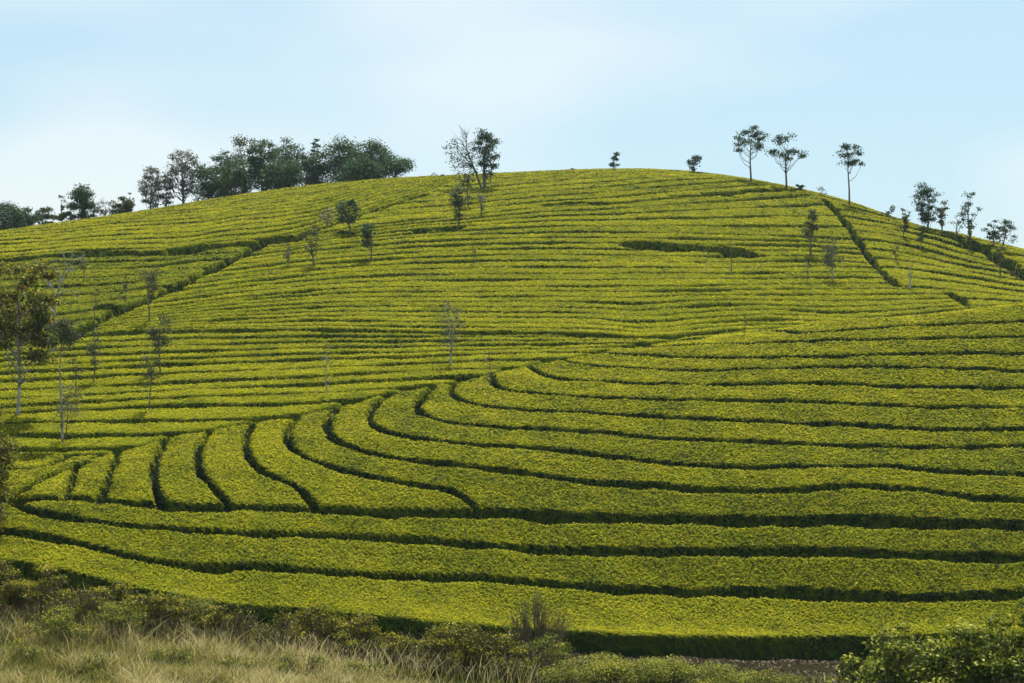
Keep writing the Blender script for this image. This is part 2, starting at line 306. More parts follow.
def build_hedges(X0, Y0, cell, G, LAB, infos, leaf, dens_fn, seed_tint=0.0, edge=.17, tvar=.26, rough=1.0):
    """LAB: id per cell (ny-1,nx-1), -1 = none.  infos: id -> (label, group)"""
    ny, nx = G.shape
    XX, YY = np.meshgrid(X0+cell*np.arange(nx), Y0+cell*np.arange(ny))
    Gn = G+rough*(.018*field(NC, XX, YY)+.018*field(NB, XX, YY))
    Z, prof = hedge_z(XX, YY, Gn, edge, rough)
    V = np.stack([XX, YY, Z], -1).reshape(-1, 3)
    gy_, gx_ = np.gradient(Z, cell); NR = np.stack([-gx_, -gy_, np.ones_like(Z)], -1); area = np.linalg.norm(NR, axis=-1); NR /= area[..., None]; NR = NR.reshape(-1, 3)
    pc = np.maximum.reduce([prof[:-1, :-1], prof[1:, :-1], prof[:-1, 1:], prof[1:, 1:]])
    jj, ii = np.meshgrid(np.arange(ny-1), np.arange(nx-1), indexing='ij'); base = (jj*nx+ii)
    for hid, (label, group) in infos.items():
        m = (LAB == hid) & (pc > 0.001)
        if m.sum() < 30: continue
        b = base[m]; Q = np.stack([b, b+1, b+1+nx, b+nx], -1)
        u, inv = np.unique(Q, return_inverse=True); Qs = inv.reshape(-1, 4); Vs = V[u]
        # leaves over the surface, by surface area
        ar = area.reshape(-1)[b]*cell*cell; X = V[b, 0]; Yv = V[b, 1]
        n_exp = ar*dens_fn(X, Yv)*np.where(pc[m] > .25, 1, .35); cnt = rng.poisson(n_exp)
        src = np.repeat(np.arange(len(b)), cnt); fx = rng.random(len(src)); fy = rng.random(len(src)); q = Q[src]
        P = (V[q[:, 0]]*((1-fx)*(1-fy))[:, None]+V[q[:, 1]]*(fx*(1-fy))[:, None]+V[q[:, 2]]*(fx*fy)[:, None]+V[q[:, 3]]*((1-fx)*fy)[:, None])
        nr = NR[q[:, 0]]; up = rng.uniform(-.015, .05, len(P)); P = P+nr*up[:, None]
        dist = P[:, 1]; L = leaf(dist)[:, None]
        LV, LQ = leaf_quads(P, nr*[.7,.7,1]+np.array([0, 0, .5]), L, L*.7, .45)
        # young yellow-green shoots grow on the plucked flat top, older leaves and painted-in shade darken the flanks
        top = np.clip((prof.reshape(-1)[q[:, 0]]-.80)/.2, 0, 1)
        tint = np.clip(rng.normal(.60, tvar, len(P))*(.10+.90*top if rough > .5 else .22+.78*top)+seed_tint+.04*rng.normal()+(-.24 if 'wedge' in group else 0)-.13*np.clip((P[:, 1]-108)/22, 0, 1), 0, 1)  # wedge rows get a darker tint overall, so their shaded look is colour
        nvs = len(Vs)
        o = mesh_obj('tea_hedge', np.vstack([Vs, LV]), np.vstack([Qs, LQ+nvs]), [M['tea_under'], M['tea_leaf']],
                     tint=np.r_[pc[m]**3*(.68 if rough > .5 else .8), tint], midx=np.r_[np.zeros(len(Qs)), np.ones(len(LQ))], smooth=np.r_[np.ones(len(Qs), bool), np.zeros(len(LQ), bool)])  # core tint also drops down the sides, painting in their shade
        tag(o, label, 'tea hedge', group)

# ---- near hill: grid and connected rows
cell = .085; X0, Y0 = -25.0, 45.0; nx, ny = int(60/cell), int(38.5/cell)
G = np.full((ny, nx), 9.0); D = G.copy()
for i, (k, (L, gw)) in enumerate(NL.items()):
    stamp(X0, Y0, cell, nx, ny, G, D, L, gw, taper0=(2.2 if k in 'gefdcba' or k in ('h', 'i', 'j', 'j2', 'j3', 'j4') else 0), seed=i, wmul=(.52 if k == 'k' else .42) if k in 'klm' else (.34 if k[0] in 'jq' and len(k) > 1 else .38))
stamp(X0, Y0, cell, nx, ny, G, D, b0w, .22, seed=30)
holl = wl([(640, 345), (655, 342.5), (668, 341.5), (684, 340)], 60, 95, 1); stamp(X0, Y0, cell, nx, ny, G, D.copy(), holl, 1.9, seed=2)
XX, YY = np.meshgrid(X0+cell*np.arange(nx), Y0+cell*np.arange(ny))
fb0 = graph(b0w); fn = graph(n_w)
front = (YY-fn(XX))*.9; G = np.minimum(G, front); back = fb0(XX)-YY
INN = (front > -.5) & (back > 0) & (XX > -.365*YY) & (XX < .43*YY)
Dc = np.minimum.reduce([D[:-1, :-1], D[1:, :-1], D[:-1, 1:], D[1:, 1:]]); Ic = INN[:-1, :-1]
LAB = np.full(Dc.shape, -2, int); LAB[Ic & (Dc > cell*.8)] = -3      # -3 to be labelled
comps = 0; sizes = []
free = (LAB == -3); jx = Dc.shape[1]; flat = free.ravel().copy(); lab = np.full(flat.size, -1)
for s in np.nonzero(flat)[0]:
    if not flat[s]: continue
    q = [s]; flat[s] = False; c = 0
    while q:
        p = q.pop(); lab[p] = comps; c += 1
        c_ = p % jx
        for t in ((p-1 if c_ else -1), (p+1 if c_ < jx-1 else -1), p-jx, p+jx):
            if 0 <= t < flat.size and flat[t]: flat[t] = False; q.append(t)
    sizes.append(c); comps += 1
LAB = lab.reshape(Dc.shape)
for i, s in enumerate(sizes):
    if s < 220: LAB[LAB == i] = -1
for _ in range(9):                       # hand the cells on the lines to the neighbouring rows
    for sh in ((0, 1), (0, -1), (1, 0), (-1, 0)):
        r = np.roll(LAB, sh, (0, 1)); mm = (LAB < 0) & Ic & (r >= 0); LAB[mm] = r[mm]
seeds = [
 ((500, 597), 'lowest long tea hedge along the bare dirt bank behind the scrub'),
 ((600, 570), 'second tea hedge up from the dirt bank, crossing the whole hill foot'),
 ((600, 535), 'third tea hedge up from the dirt bank, tapering to a tip at the left edge'),
 ((700, 504), 'broad tea hedge with a tall dark front face above the wide dark gap'),
 ((300, 476), 'curved tea hedge with a blunt right tip above the wide gap'),
 ((225, 478), 'curved S-shaped tea hedge, narrow waist, left of the blunt tipped one'),
 ((176, 478), 'upright tea hedge third from the right in the fan of short strips'),
 ((130, 482), 'short upright tea strip, second from the left in the fan of strips'),
 ((90, 484), 'small squarish tea strip between two upright gaps near the left edge'),
 ((45, 489), 'low pointed tea strip, leftmost of the short strips above the tapered row'),
 ((15, 482), 'short tea hedge slanting up behind the leftmost pointed strip'),
 ((20, 461), 'short tea hedge at the left edge just under the valley rows'),
 ((600, 470), 'long tea hedge curling upward at its left end, directly above the broad dark-fronted row'),
 ((600, 443), 'second curling tea hedge above the broad dark-fronted row'),
 ((600, 423), 'third curling tea hedge above the broad dark-fronted row'),
 ((600, 405), 'fourth curling tea hedge above the broad dark-fronted row'),
 ((600, 390), 'fifth curling tea hedge above the broad dark-fronted row'),
 ((650, 377), 'sixth curling tea hedge above the broad dark-fronted row'),
 ((700, 364), 'seventh curling tea hedge above the broad dark-fronted row, near the crest'),
 ((760, 350), 'tea hedge just below the near crest, second in from the far hill'),
 ((930, 332), 'short tea hedge second from the top of the near crest at the right'),
 ((980, 316), 'topmost tea hedge along the near crest at the right, outlined against the far hill')]
info = {}
for (px, py), lb in seeds:
    X, Y = cast(px, py, 46, 78); i = int((X-X0)/cell); j = int((Y-Y0)/cell)
    l = LAB[j, i]
    if l >= 0 and l not in info: info[l] = (lb, 'curving tea rows on the near slope')
    else: print('SEED problem', px, py, l, info.get(l))
for l in range(comps):
    if sizes[l] >= 220 and l not in info:
        jj, ii = np.nonzero(LAB == l); info[l] = None
        print('unseeded comp', l, sizes[l], X0+ii.mean()*cell, Y0+jj.mean()*cell)
extra = 0
for l, v in list(info.items()):
    if v is None:
        extra += 1; info[l] = ('small tea hedge patch wedged between the curving rows and the valley rows', 'curving tea rows on the near slope')
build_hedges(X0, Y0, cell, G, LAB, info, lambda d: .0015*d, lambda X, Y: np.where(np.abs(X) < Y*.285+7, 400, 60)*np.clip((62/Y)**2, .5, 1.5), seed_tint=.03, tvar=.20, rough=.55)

# ---- valley and far hill
L1 = [(-160, 352), (0, 347), (40, 341), (75, 335), (100, 334), (180, 331), (260, 331), (300, 329.5), (400, 332), (450, 333), (560, 334), (620, 335), (650, 339)]
l1w = np.vstack([wl(L1, 76, 100), [(8.5, 81), (12, 85), (18, 89), (24, 93), (34, 97), (50, 100)]]); l1w = smooth_line(l1w, 3)
P1 = [(-160, 268), (0, 261), (58, 255), (100, 254), (175, 253), (200, 247), (235, 245), (260, 243), (300, 236), (340, 222), (380, 208), (425, 194.5)]
p1w = wl(P1, 84, 145); p1x = np.vstack([p1w, p1w[-1]+[[2.0, 9], [4, 22], [5, 40]]])
P2 = [(75, 333), (115, 312), (160, 295), (200, 275), (240, 256), (262, 245)]
p2w = wl(P2, 78, 120)
P3 = [(823, 199), (835, 210), (850, 229), (862, 248), (874, 264), (884, 277), (897, 286)]
p3w = wl(P3, 84, 150, 2)
P3b = [(948, 293), (960, 298), (968, 306)]
p3bw = wl(P3b, 86, 120, 1)
p3all = np.vstack([[p3w[0]+[-.6, 12]], p3w, p3bw, [p3bw[-1]+[1.5, -10]]]); p3all = p3all[np.argsort(p3all[:, 1])]
P4 = [(868, 206.5), (885, 211), (905, 217), (940, 230), (960, 239), (985, 250), (1005, 262), (1024, 275), (1060, 292)]
p4w = wl(P4, 90, 150, 2)
E1 = [(-160, 378), (0, 373), (107, 368), (142, 366), (260, 362), (334, 359), (402, 358), (500, 355.5), (580, 353.5)]
E2 = [(-160, 417), (0, 415), (101, 413), (142, 410), (203, 407), (260, 403), (330, 397)]
C1 = [(60, 325), (130, 311), (200, 302), (240, 297), (291, 292), (341, 288), (392, 287), (500, 287), (600, 287), (700, 286), (800, 284), (900, 284), (960, 286)]
C2 = [(200, 262), (262, 253), (330, 244), (420, 236), (560, 232), (700, 234), (800, 236), (860, 240), (960, 250)]
C3 = [(300, 236), (360, 226), (413, 220), (456, 217), (500, 211), (551, 206), (612, 203), (665, 197.5), (720, 195), (760, 191), (800, 189.5), (830, 192)]
fl1, fp1, fp2 = graph(l1w), graph(p1x), graph(np.vstack([[p2w[0]+[-30, 2]], p2w, [p2w[-1]+[30, 60]]]))
fe1, fe2 = graph(wl(E1, 66, 90)), graph(wl(E2, 60, 90))
fc1, fc2, fc3 = graph(wl(C1, 84, 130)), graph(wl(C2, 84, 140)), graph(wl(C3, 84, 150))
Dg = graph(wl([(880, 290), (903, 286), (960, 290), (1024, 297), (1080, 303)], 90, 120))
cell = .11; X0, Y0 = -52.0, 57.0; nx, ny = int(104/cell), int(101/cell)
XX, YY = np.meshgrid(X0+cell*np.arange(nx), Y0+cell*np.arange(ny))
def interp_s(Y, gs, counts, w_top):
    s = np.zeros_like(Y); k = 0
    for a, b, c in zip(gs[:-1], gs[1:], counts):
        s = np.where(Y >= a, k+c*np.clip((Y-a)/np.maximum(b-a, .3), 0, 1), s); k += c
    return np.where(Y >= gs[-1], k+(Y-gs[-1])/w_top, s)
wob = .18*field(ND, XX, YY)+.07*field(NA, XX, YY); Yw = YY+wob
isD = XX > np.interp(YY, p3all[:, 1], p3all[:, 0])
isE = YY < fl1(XX)
xA = p1w[-1][0]
isA = ~isE & ~isD & (YY > fp1(XX)) & (XX < xA+5)
isB = ~isE & ~isD & ~isA & (YY > fp2(XX)) & (XX < p2w[-1][0])
isC = ~(isA | isB | isE | isD); isD = isD & ~isE
wE = .5*field(NA, XX*.7, YY*.7)*np.clip((fe1(XX)-YY)/6, 0, 1)
fE = np.where(Yw+wE < fe2(XX), 20+(Yw+wE-fe2(XX))/(2.1+.25*np.sin(XX*.35)), 20+interp_s(Yw+wE, [fe2(XX), fe1(XX), fl1(XX)], [5, 5], 2.4))
fC = interp_s(Yw, [fl1(XX), fc1(XX), fc2(XX), fc3(XX)], [9, 9, 5], 2.9)
fA = (Yw-fp1(XX))/2.15
fB = interp_s(Yw, [fl1(XX), fp1(XX)], [10], 2.6)
fD = (Yw-Dg(XX))/2.7+20
S = np.select([isE, isA, isB, isD], [fE, fA, fB, fD], fC)
BLK = np.select([isE, isA, isB, isD], [1, 2, 3, 4], 0)
gyS, gxS = np.gradient(S, cell); gm = np.minimum(np.hypot(gxS, gyS), 3.0); gm = np.maximum(gm, .15)
fr = np.abs(S-np.round(S)); rowd = fr/gm; kline = np.round(S)
# the gaps open and close along each row
gapw = .44+.12*(BLK == 1)+.28*np.sin(XX*.33+kline*2.1+BLK)+.16*np.sin(XX*.9+kline*4.7)+.06*field(NA, XX, YY)
gapw = gapw-.22*np.clip((112-YY)/14, 0, 1)*np.clip((YY-fl1(XX)+1)/2, 0, 1)-.10*np.clip(field(ND, XX*1.5, YY*1.5), -1, 1)-.07
gapw = np.clip(gapw, .02, .6)*np.clip(.9/gm, 0.2, 1)*np.where(gm > 1.1, .3, 1)
rowd = np.where(np.minimum.reduce([gm]) >= 2.5, 9, rowd)
G = rowd-gapw/2; D = rowd.copy()
for i, (L, wd) in enumerate([(l1w, 1.0), (p1w[p1w[:, 0] < p2w[-1][0]+1.5], 2.9), (p1w[p1w[:, 0] > p2w[-1][0]], .9), (p2w, 1.0), (p3w, .55), (p3bw, .5), (p4w, 1.7), (b0w, .22)]):
    stamp(X0, Y0, cell, nx, ny, G, D, L, wd, rad=1.8, seed=i+3)
def dark(pts, wd, lo=70, hi=150): stamp(X0, Y0, cell, nx, ny, G, D, wl(pts, lo, hi, 1), wd, rad=2.5, seed=rng.integers(99))
dark([(640, 245), (660, 247), (690, 248), (735, 252)], 3.0); dark([(610, 243), (640, 245)], .6)
stamp(X0, Y0, cell, nx, ny, G, D, holl, 1.9, seed=2); dark([(640, 338), (664, 338.5), (700, 335)], 1.6, 77); dark([(548, 205), (575, 203), (612, 203)], 1.3); dark([(708, 194), (722, 195), (745, 191), (800, 189.5)], 1.5)
dark([(412, 220), (430, 219), (456, 217)], .8); dark([(418, 231), (458, 228)], 1.2); dark([(670, 196), (700, 195)], .5)
dark([(90, 253), (115, 254), (170, 254)], 1.3); dark([(205, 246), (262, 242)], 1.5); dark([(100, 306), (125, 309), (150, 300)], .8)
dark([(340, 232), (352, 233)], 1.0); dark([(0, 373), (107, 368), (142, 366), (260, 362), (334, 359), (402, 358)], .8); dark([(245, 331), (262, 331)], .9); dark([(330, 332), (345, 332)], 1.0)
dark([(0, 272), (50, 268), (90, 262)], .6); dark([(500, 332), (515, 333)], .9); dark([(100, 413), (125, 411)], .6); dark([(372, 399), (385, 396)], .4)
F_out = (fb0(XX) > YY+.02) | (YY > 149); G[F_out] = -1
LABv = np.where(F_out, -1, BLK*1000+np.floor(S).astype(int)+100)
LAB = LABv[:-1, :-1]
ORD = ['first', 'second', 'third', 'fourth', 'fifth', 'sixth', 'seventh', 'eighth', 'ninth', 'tenth', 'eleventh', 'twelfth', 'thirteenth', 'fourteenth', 'fifteenth', 'sixteenth', 'seventeenth', 'eighteenth', 'nineteenth', 'twentieth']
ORD += ['twenty-'+o for o in ORD[:9]]+['thirtieth']+['thirty-'+o for o in ORD[:9]]
BN = {1: ('tea hedge in the valley, {} row up from the curled rows', 'valley tea rows'),
      2: ('tea hedge on the upper left shoulder, {} row above the dark path', 'tea rows on the upper left shoulder'),
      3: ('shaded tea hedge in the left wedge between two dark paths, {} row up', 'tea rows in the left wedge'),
      4: ('slanting tea hedge on the right flank of the far hill, {} row from its foot', 'tea rows on the right flank'),
      0: ('tea hedge on the main far slope, {} row above the long dark gap', 'tea rows on the main far slope')}
info = {}; ids, cn = np.unique(LAB, return_counts=True); blkn = {}
for h, c in zip(ids, cn):
    if h < 0 or c < 280: continue
    b = (h)//1000; n = blkn.get(b, 0); blkn[b] = n+1
    info[h] = (BN[b][0].format(ORD[min(n, len(ORD)-1)]), BN[b][1])
print('far rows', blkn)
crestY = 141
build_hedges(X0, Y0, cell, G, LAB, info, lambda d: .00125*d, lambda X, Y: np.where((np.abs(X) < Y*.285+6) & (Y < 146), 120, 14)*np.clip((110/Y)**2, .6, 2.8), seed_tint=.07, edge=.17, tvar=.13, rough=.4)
#TREES
# ------------------------------------------------------------------ the hazy air over the hill
HZ = bpy.data.materials.new('hazy_air'); HZ.use_nodes = True; HZ.node_tree.nodes.clear()
pv = N(HZ.node_tree, 'ShaderNodeVolumePrincipled'); pv.inputs['Color'].default_value = (.72, .88, 1, 1); pv.inputs['Density'].default_value = .00012; pv.inputs['Anisotropy'].default_value = .2
ho = N(HZ.node_tree, 'ShaderNodeOutputMaterial'); HZ.node_tree.links.new(pv.outputs[0], ho.inputs['Volume'])
a, b, c, d, e, f = -4200, 4200, -1700, 5200, -24, 26
HV = np.array([[a, c, e], [b, c, e], [b, d, e], [a, d, e], [a, c, f], [b, c, f], [b, d, f], [a, d, f]])
HQ = np.array([[0, 3, 2, 1], [4, 5, 6, 7], [0, 1, 5, 4], [1, 2, 6, 5], [2, 3, 7, 6], [3, 0, 4, 7]])
tag(mesh_obj('haze', HV, HQ, [HZ]), 'thin blue haze in the air over the tea hills', 'haze', None, 'stuff')
# ------------------------------------------------------------------ trees
def tree(name, px, top, wpx, style, label, base=None, d=None, mat='dark_leaf', bark='bark', n=14, leaves=70, lean=0.0, cb=.4, group=None, leafsize=None, spread=.5, twigs=3, tr=1.0, cat='tree', seed=None, flat=1.0, cx=0.0):
    """px: trunk base; top: picture height of the top; base: picture height where the trunk meets the tea (else behind the crest at depth d)"""
    r = np.random.default_rng(seed if seed is not None else int(px*7+top*3))
    if d is None:
        X, Yd = cast(px, base, 60, 160)
    else:
        X, Yd = (px-CX)/F*d, d
    zg = float(ground(X, Yd)); H = (CY-top)/F*Yd-zg; Wd = wpx/F*Yd
    root = empty(name, (X, Yd, zg)); tag(root, label, cat, group)
    zc = H*cb; ch = H-zc; rc = Wd/2
    # crown clusters inside an uneven ellipsoid
    n = int(n*(1.7 if style == 'round' else 1.45)); leaves = int(leaves*1.7); C = []; tries = 0
    cxo = cx/F*Yd+lean*H
    while len(C) < n and tries < 4000:
        tries += 1
        v = r.uniform(-1, 1, 3)
        q = np.linalg.norm(v)
        if q > 1 or q < .2: continue
        if style == 'umbrella' and v[2] < -.35: continue
        p = np.array([v[0]*rc*.84+cxo, v[1]*rc*.84, zc+ch*(.52+.48*v[2]*flat)])
        if all(np.linalg.norm(p-c) > rc*.25 for c in C) or tries > 2500: C.append(p)
    C = np.array(C)
    # trunk
    m = 8; t = np.linspace(0, 1, m); tp = np.stack([lean*H*t**1.3+cx/F*Yd*t+.02*H*np.sin(t*5+r.uniform(0, 6))*t, .02*H*np.cos(t*4+r.uniform(0, 6))*t, -.15+t*(zc+ch*.62+.15)], -1)
    r0 = (.018*H+.02)*tr; paths = [(tp, r0*(1-.72*t))]
    for c in C:
        hd = math.hypot(c[0]-cxo, c[1]); za = np.clip(c[2]-hd*r.uniform(.6, 1.2)-.1*ch, zc*.75, zc+ch*.58)
        tt = za/(zc+ch*.62); a = np.array([np.interp(tt, t, tp[:, 0]), np.interp(tt, t, tp[:, 1]), za])
        mid = a*.5+c*.5+np.array([0, 0, -.08*ch])+r.normal(0, .06*rc, 3)
        P = np.array([a, a*.5+mid*.5+r.normal(0, .02*rc, 3), mid, mid*.45+c*.55+r.normal(0, .03*rc, 3), c]); rb = r0*.42*(1-.5*tt)
        paths.append((P, rb*np.array([1, .8, .6, .42, .22])))
        for k in range(twigs):
            e = c+unit(r.normal(0, 1, (1, 3))+[[0, 0, .35]])[0]*rc*spread*r.uniform(.5, 1.0)
            paths.append((np.array([mid*.3+c*.7, c*.5+e*.5+r.normal(0, .03*rc, 3), e]), rb*np.array([.3, .2, .1])))
    V, Q = tubes(paths, 5); mesh_obj('trunk', V, Q, [M[bark]], root, smooth=True)
    # leaves
    if leaves:
        ls = leafsize or max(.00085*Yd, .055)
        P, Nn, tt = [], [], []
        for c in C:
            k = max(3, int(leaves*r.uniform(.5, 1.3))); s = rc*spread*r.uniform(.6, 1.05)
            g = np.clip(r.normal(0, .55, (k, 3)), -1.3, 1.3)
            P.append(c+g*s*np.array([1, 1, .58 if style == 'round' else .5])); Nn.append(g*.6+[0, 0, .6]); tt.append(np.clip(r.normal(.45, .22, k), 0, 1))
        LV, LQ = leaf_quads(np.vstack(P), np.vstack(Nn), ls*1.25, ls*.8, .8)
        mesh_obj('crown', LV, LQ, [M[mat]], root, tint=np.concatenate(tt))
    return root

G1 = 'lone trees along the right skyline'
tree('tree', 751, 125, 40, 'umbrella', 'round-headed tree standing highest on the right skyline, leftmost of the tall ones', d=137, n=13, leaves=60, cb=.40, group=G1, spread=.31, tr=.9)
tree('tree', 786, 134, 42, 'umbrella', 'leaning skyline tree with a ragged spreading crown, second from the left among the tall ones', d=135, n=13, leaves=48, cb=.34, lean=-.06, cx=4, group=G1, spread=.29)
tree('tree', 849, 144, 36, 'umbrella', 'skyline tree with a flat-topped crown on a long bare trunk by the dark path', base=204, n=12, leaves=50, cb=.54, group=G1, spread=.30, tr=.8)
tree('young_tree', 613, 151, 12, 'round', 'tiny lone tree on the hilltop skyline, left of the other small one', d=146, n=5, leaves=30, cb=.35, lean=.05, group=G1, spread=.5)
tree('young_tree', 694, 153, 18, 'round', 'small bushy tree on the hilltop skyline with a wide low crown', d=142, n=8, leaves=36, cb=.3, group=G1, spread=.4)
tree('young_tree', 799, 180, 9, 'round', 'very small round sapling on the skyline just right of the leaning tree', d=136, n=4, leaves=24, cb=.2, group=G1)
tree('young_tree', 822, 186, 10, 'round', 'pale wispy sapling on the skyline at the top of the dark path', d=133, n=5, leaves=9, cb=.25, mat='pale_leaf', group=G1)
tree('young_tree', 889, 204, 16, 'round', 'thin scrubby sapling on the skyline where the slanting dark track begins', d=127, n=7, leaves=18, cb=.2, mat='olive_leaf', group=G1)
tree('young_tree', 906, 206, 11, 'round', 'thin upright sapling on the right skyline, left of the tall dense tree', d=124, n=6, leaves=14, cb=.3, mat='olive_leaf', group=G1)
tree('tree', 928, 182, 29, 'round', 'tall dense oval tree on the right skyline slope', d=123, n=17, leaves=55, cb=.22, group=G1, spread=.4)
tree('tree', 942, 199, 14, 'round', 'narrow tree close against the right side of the dense oval tree', d=121, n=8, leaves=28, cb=.3, mat='olive_leaf', group=G1)
tree('young_tree', 957, 211, 13, 'round', 'nearly leafless little tree between the dense oval tree and the tall thin one', d=120, n=7, leaves=5, cb=.35, mat='olive_leaf', bark='bark', group=G1, twigs=5)
tree('tree', 971, 189, 27, 'round', 'tall thin tree with loose separate leaf clumps leaning over the right skyline', d=119, n=10, leaves=26, cb=.28, lean=-.05, cx=0, group=G1, spread=.3)
tree('tree', 995, 218, 20, 'round', 'sparse tree with drooping clumps on the right skyline, second from the right edge', d=117, n=9, leaves=30, cb=.35, lean=-.06, group=G1, spread=.35)
tree('tree', 1001, 221, 26, 'round', 'sparse forked tree nearest the right edge on the skyline', d=115.5, n=10, leaves=24, cb=.35, lean=.12, group=G1, spread=.32)
# forked tree on the summit: a bare limb and a leafy one
dk = dict(base=188, group=None)
root = tree('forked_tree', 484, 128, 31, 'round', 'large forked tree on the crest, leafy right crown and half-dead bare left limb', n=17, leaves=62, cb=.25, spread=.40, tr=1.5, lean=.02, base=188)
def limb_extra(root, Yd):
    r = np.random.default_rng(5); k = Yd/F
    P = np.array([[0, 0, .6], [-8, 2, 24], [-14, 3, 38], [-18, 2, 50], [-17, 2, 60]], float); P[:, 0] *= k; P[:, 2] = P[:, 2]*k; P[:, 1] *= k
    paths = [(P, np.array([.09, .075, .055, .035, .015]))]; LP = []
    for i in range(34):
        t = r.uniform(.35, 1); a = np.array([np.interp(t*4, range(5), P[:, j]) for j in range(3)])
        e = a+np.array([r.normal(-.25, .8)*.9, r.normal(0, .5), r.uniform(.1, 1.1)])*.85
        mid = (a+e)/2+r.normal(0, .08, 3); paths.append((np.array([a, mid, e]), np.array([.022, .014, .006])))
        for j in range(2):
            e2 = e+r.normal(0, .25, 3)+[0, 0, .15]; paths.append((np.array([mid, (mid+e2)/2, e2]), np.array([.011, .008, .004])))
    for c in [(-33, 42), (-27, 49), (-24, 36), (-30, 54), (-20, 30), (-10, 24), (-25, 23), (-22, 15), (-36, 48), (-14, 34), (-28, 30), (-20, 42), (-32, 36), (-12, 44)]:
        c3 = np.array([c[0]*k, r.normal(0, .3), c[1]*k]); a = np.array([np.interp(2, range(5), P[:, j]) for j in range(3)])*.8
        paths.append((np.array([a, (a+c3)/2+[0, 0, -.1], c3]), np.array([.03, .02, .008]))); LP.append(c3+r.normal(0, .2, (46, 3))*[1, 1, .8])
    V, Q = tubes(paths, 5); mesh_obj('dead_limb', V, Q, [M['bark']], root, smooth=True, label='bare grey limb rising to the left')
    LP = np.vstack(LP); LV, LQ = leaf_quads(LP, np.tile([[0, 0, 1.]], (len(LP), 1)), .15, .10, .8); mesh_obj('crown', LV, LQ, [M['dark_leaf']], root, tint=r.uniform(0, 1, len(LP)))
limb_extra(root, root.location.y)

G2 = 'small shade trees scattered over the far tea slope'
def st(px, base, top, w, label, **k):
    kw = dict(n=8, leaves=26, cb=.35, mat='olive_leaf', spread=.5); kw.update(k); kw['leaves'] = int(kw['leaves']*1.35)
    tree('shade_tree', px, top, w, 'round', label, base=base, group=G2, **kw)
st(459, 226, 186, 20, 'slender shade tree on the slope just below the forked crest tree', n=10, leaves=36)
st(468, 207, 170, 18, 'grey-green shade tree just in front of the forked crest tree, to its left', leaves=20)
st(481, 215, 190, 14, 'faint twiggy sapling below the right side of the forked crest tree', leaves=5, mat='pale_leaf', twigs=5)
st(351, 232, 197, 22, 'two-headed dark shade tree beside the diagonal dark path', n=11, leaves=40, lean=-.08, mat='dark_leaf')
st(327, 227, 207, 24, 'pale low twiggy tree just left of the two-headed shade tree', leaves=9, mat='pale_leaf', cb=.2)
st(315, 266, 224, 20, 'shade tree with a leaning head, lower left of the two-headed one', leaves=24, lean=-.08, cb=.42)
st(371, 259, 222, 21, 'rounded shade tree on a clear trunk, lowest right of the four by the diagonal path', leaves=40, cb=.42, mat='dark_leaf')
st(288, 266, 243, 12, 'wispy sapling left of the leaning-headed shade tree', leaves=6, mat='pale_leaf')
st(474, 264, 240, 5, 'very thin bare sapling alone in the middle of the far slope', leaves=3, n=4, tr=.7)
st(451, 364, 300, 30, 'sparse twiggy shade tree alone at the middle of the hill foot', n=12, leaves=12, cb=.38, mat='olive_leaf', bark='pale_bark', twigs=5, tr=.8)
st(327, 395, 342, 14, 'ghostly thin pale sapling among the valley rows', leaves=3, n=6, bark='pale_bark', twigs=4, tr=.5, mat='pale_leaf')
st(491, 378, 345, 12, 'faint leafless sapling beside the near hill boundary', leaves=3, n=5, tr=.5, mat='pale_leaf')
st(811, 255, 206, 20, 'tall olive shade tree left of the straight dark path', n=10, leaves=30, cb=.38)
st(833, 280, 236, 24, 'bushy grey-green shade tree at the foot of the straight dark path, to its left', n=10, leaves=22, cb=.3, bark='pale_bark')
st(807, 282, 252, 10, 'thin faint sapling left of the bushy grey-green tree', leaves=5, n=5, tr=.6)
st(910, 288, 262, 8, 'pale bare post-like trunk right of the foot of the straight dark path', leaves=3, n=4, cb=.6, bark='pale_bark', tr=1.6)
st(896, 262, 238, 10, 'small faint sapling just right of the straight dark path', leaves=6, n=5, tr=.6)
st(904, 238, 214, 10, 'small dark shade tree on the right flank under the slanting track', leaves=20, n=6)
st(921, 248, 224, 10, 'slim shade tree on the right flank, second under the slanting track', leaves=14, n=6)
st(969, 250, 226, 9, 'little sapling on the right flank below the thin skyline tree', leaves=12, n=5)
st(1000, 275, 240, 10, 'thin sapling on the right flank close to the right edge', leaves=8, n=5)
st(731, 272, 240, 10, 'bare thin trunk just below the large dark hollow, right one', leaves=3, n=4, cb=.6, tr=.8)
st(707, 272, 246, 8, 'bare faint trunk just below the large dark hollow, left one', leaves=3, n=4, cb=.6, tr=.5, bark='pale_bark')
st(745, 334, 312, 7, 'tiny ghostly sapling behind the near crest', leaves=4, n=4, tr=.5)

G3 = 'thin shade trees on the left slope'
def lt(px, base, top, w, label, **k):
    kw = dict(n=8, leaves=14, cb=.45, mat='olive_leaf', spread=.5, bark='bark', tr=.6); kw.update(k); kw['leaves'] = int(kw['leaves']*2.4)+4
    tree('shade_tree', px, top, w, 'round', label, base=base, group=G3, **kw)
lt(149, 321, 260, 20, 'tall thin dark sapling where the diagonal path drops through the left wedge', leaves=10, n=9)
lt(125, 313, 284, 9, 'slim bare trunk beside the diagonal path, between two others', leaves=3, n=4)
lt(95, 325, 284, 9, 'slim faint trunk near the bottom of the diagonal path', leaves=3, n=4, twigs=4)
lt(84, 282, 252, 12, 'faint small sapling inside the shaded left wedge', leaves=4, n=5)
lt(160, 372, 308, 27, 'leafy twiggy shade tree right of the bottom of the diagonal path', leaves=18, n=11, cb=.4)
lt(150, 410, 352, 22, 'thin-stemmed shade tree in front of the leafy twiggy one', leaves=10, n=8)
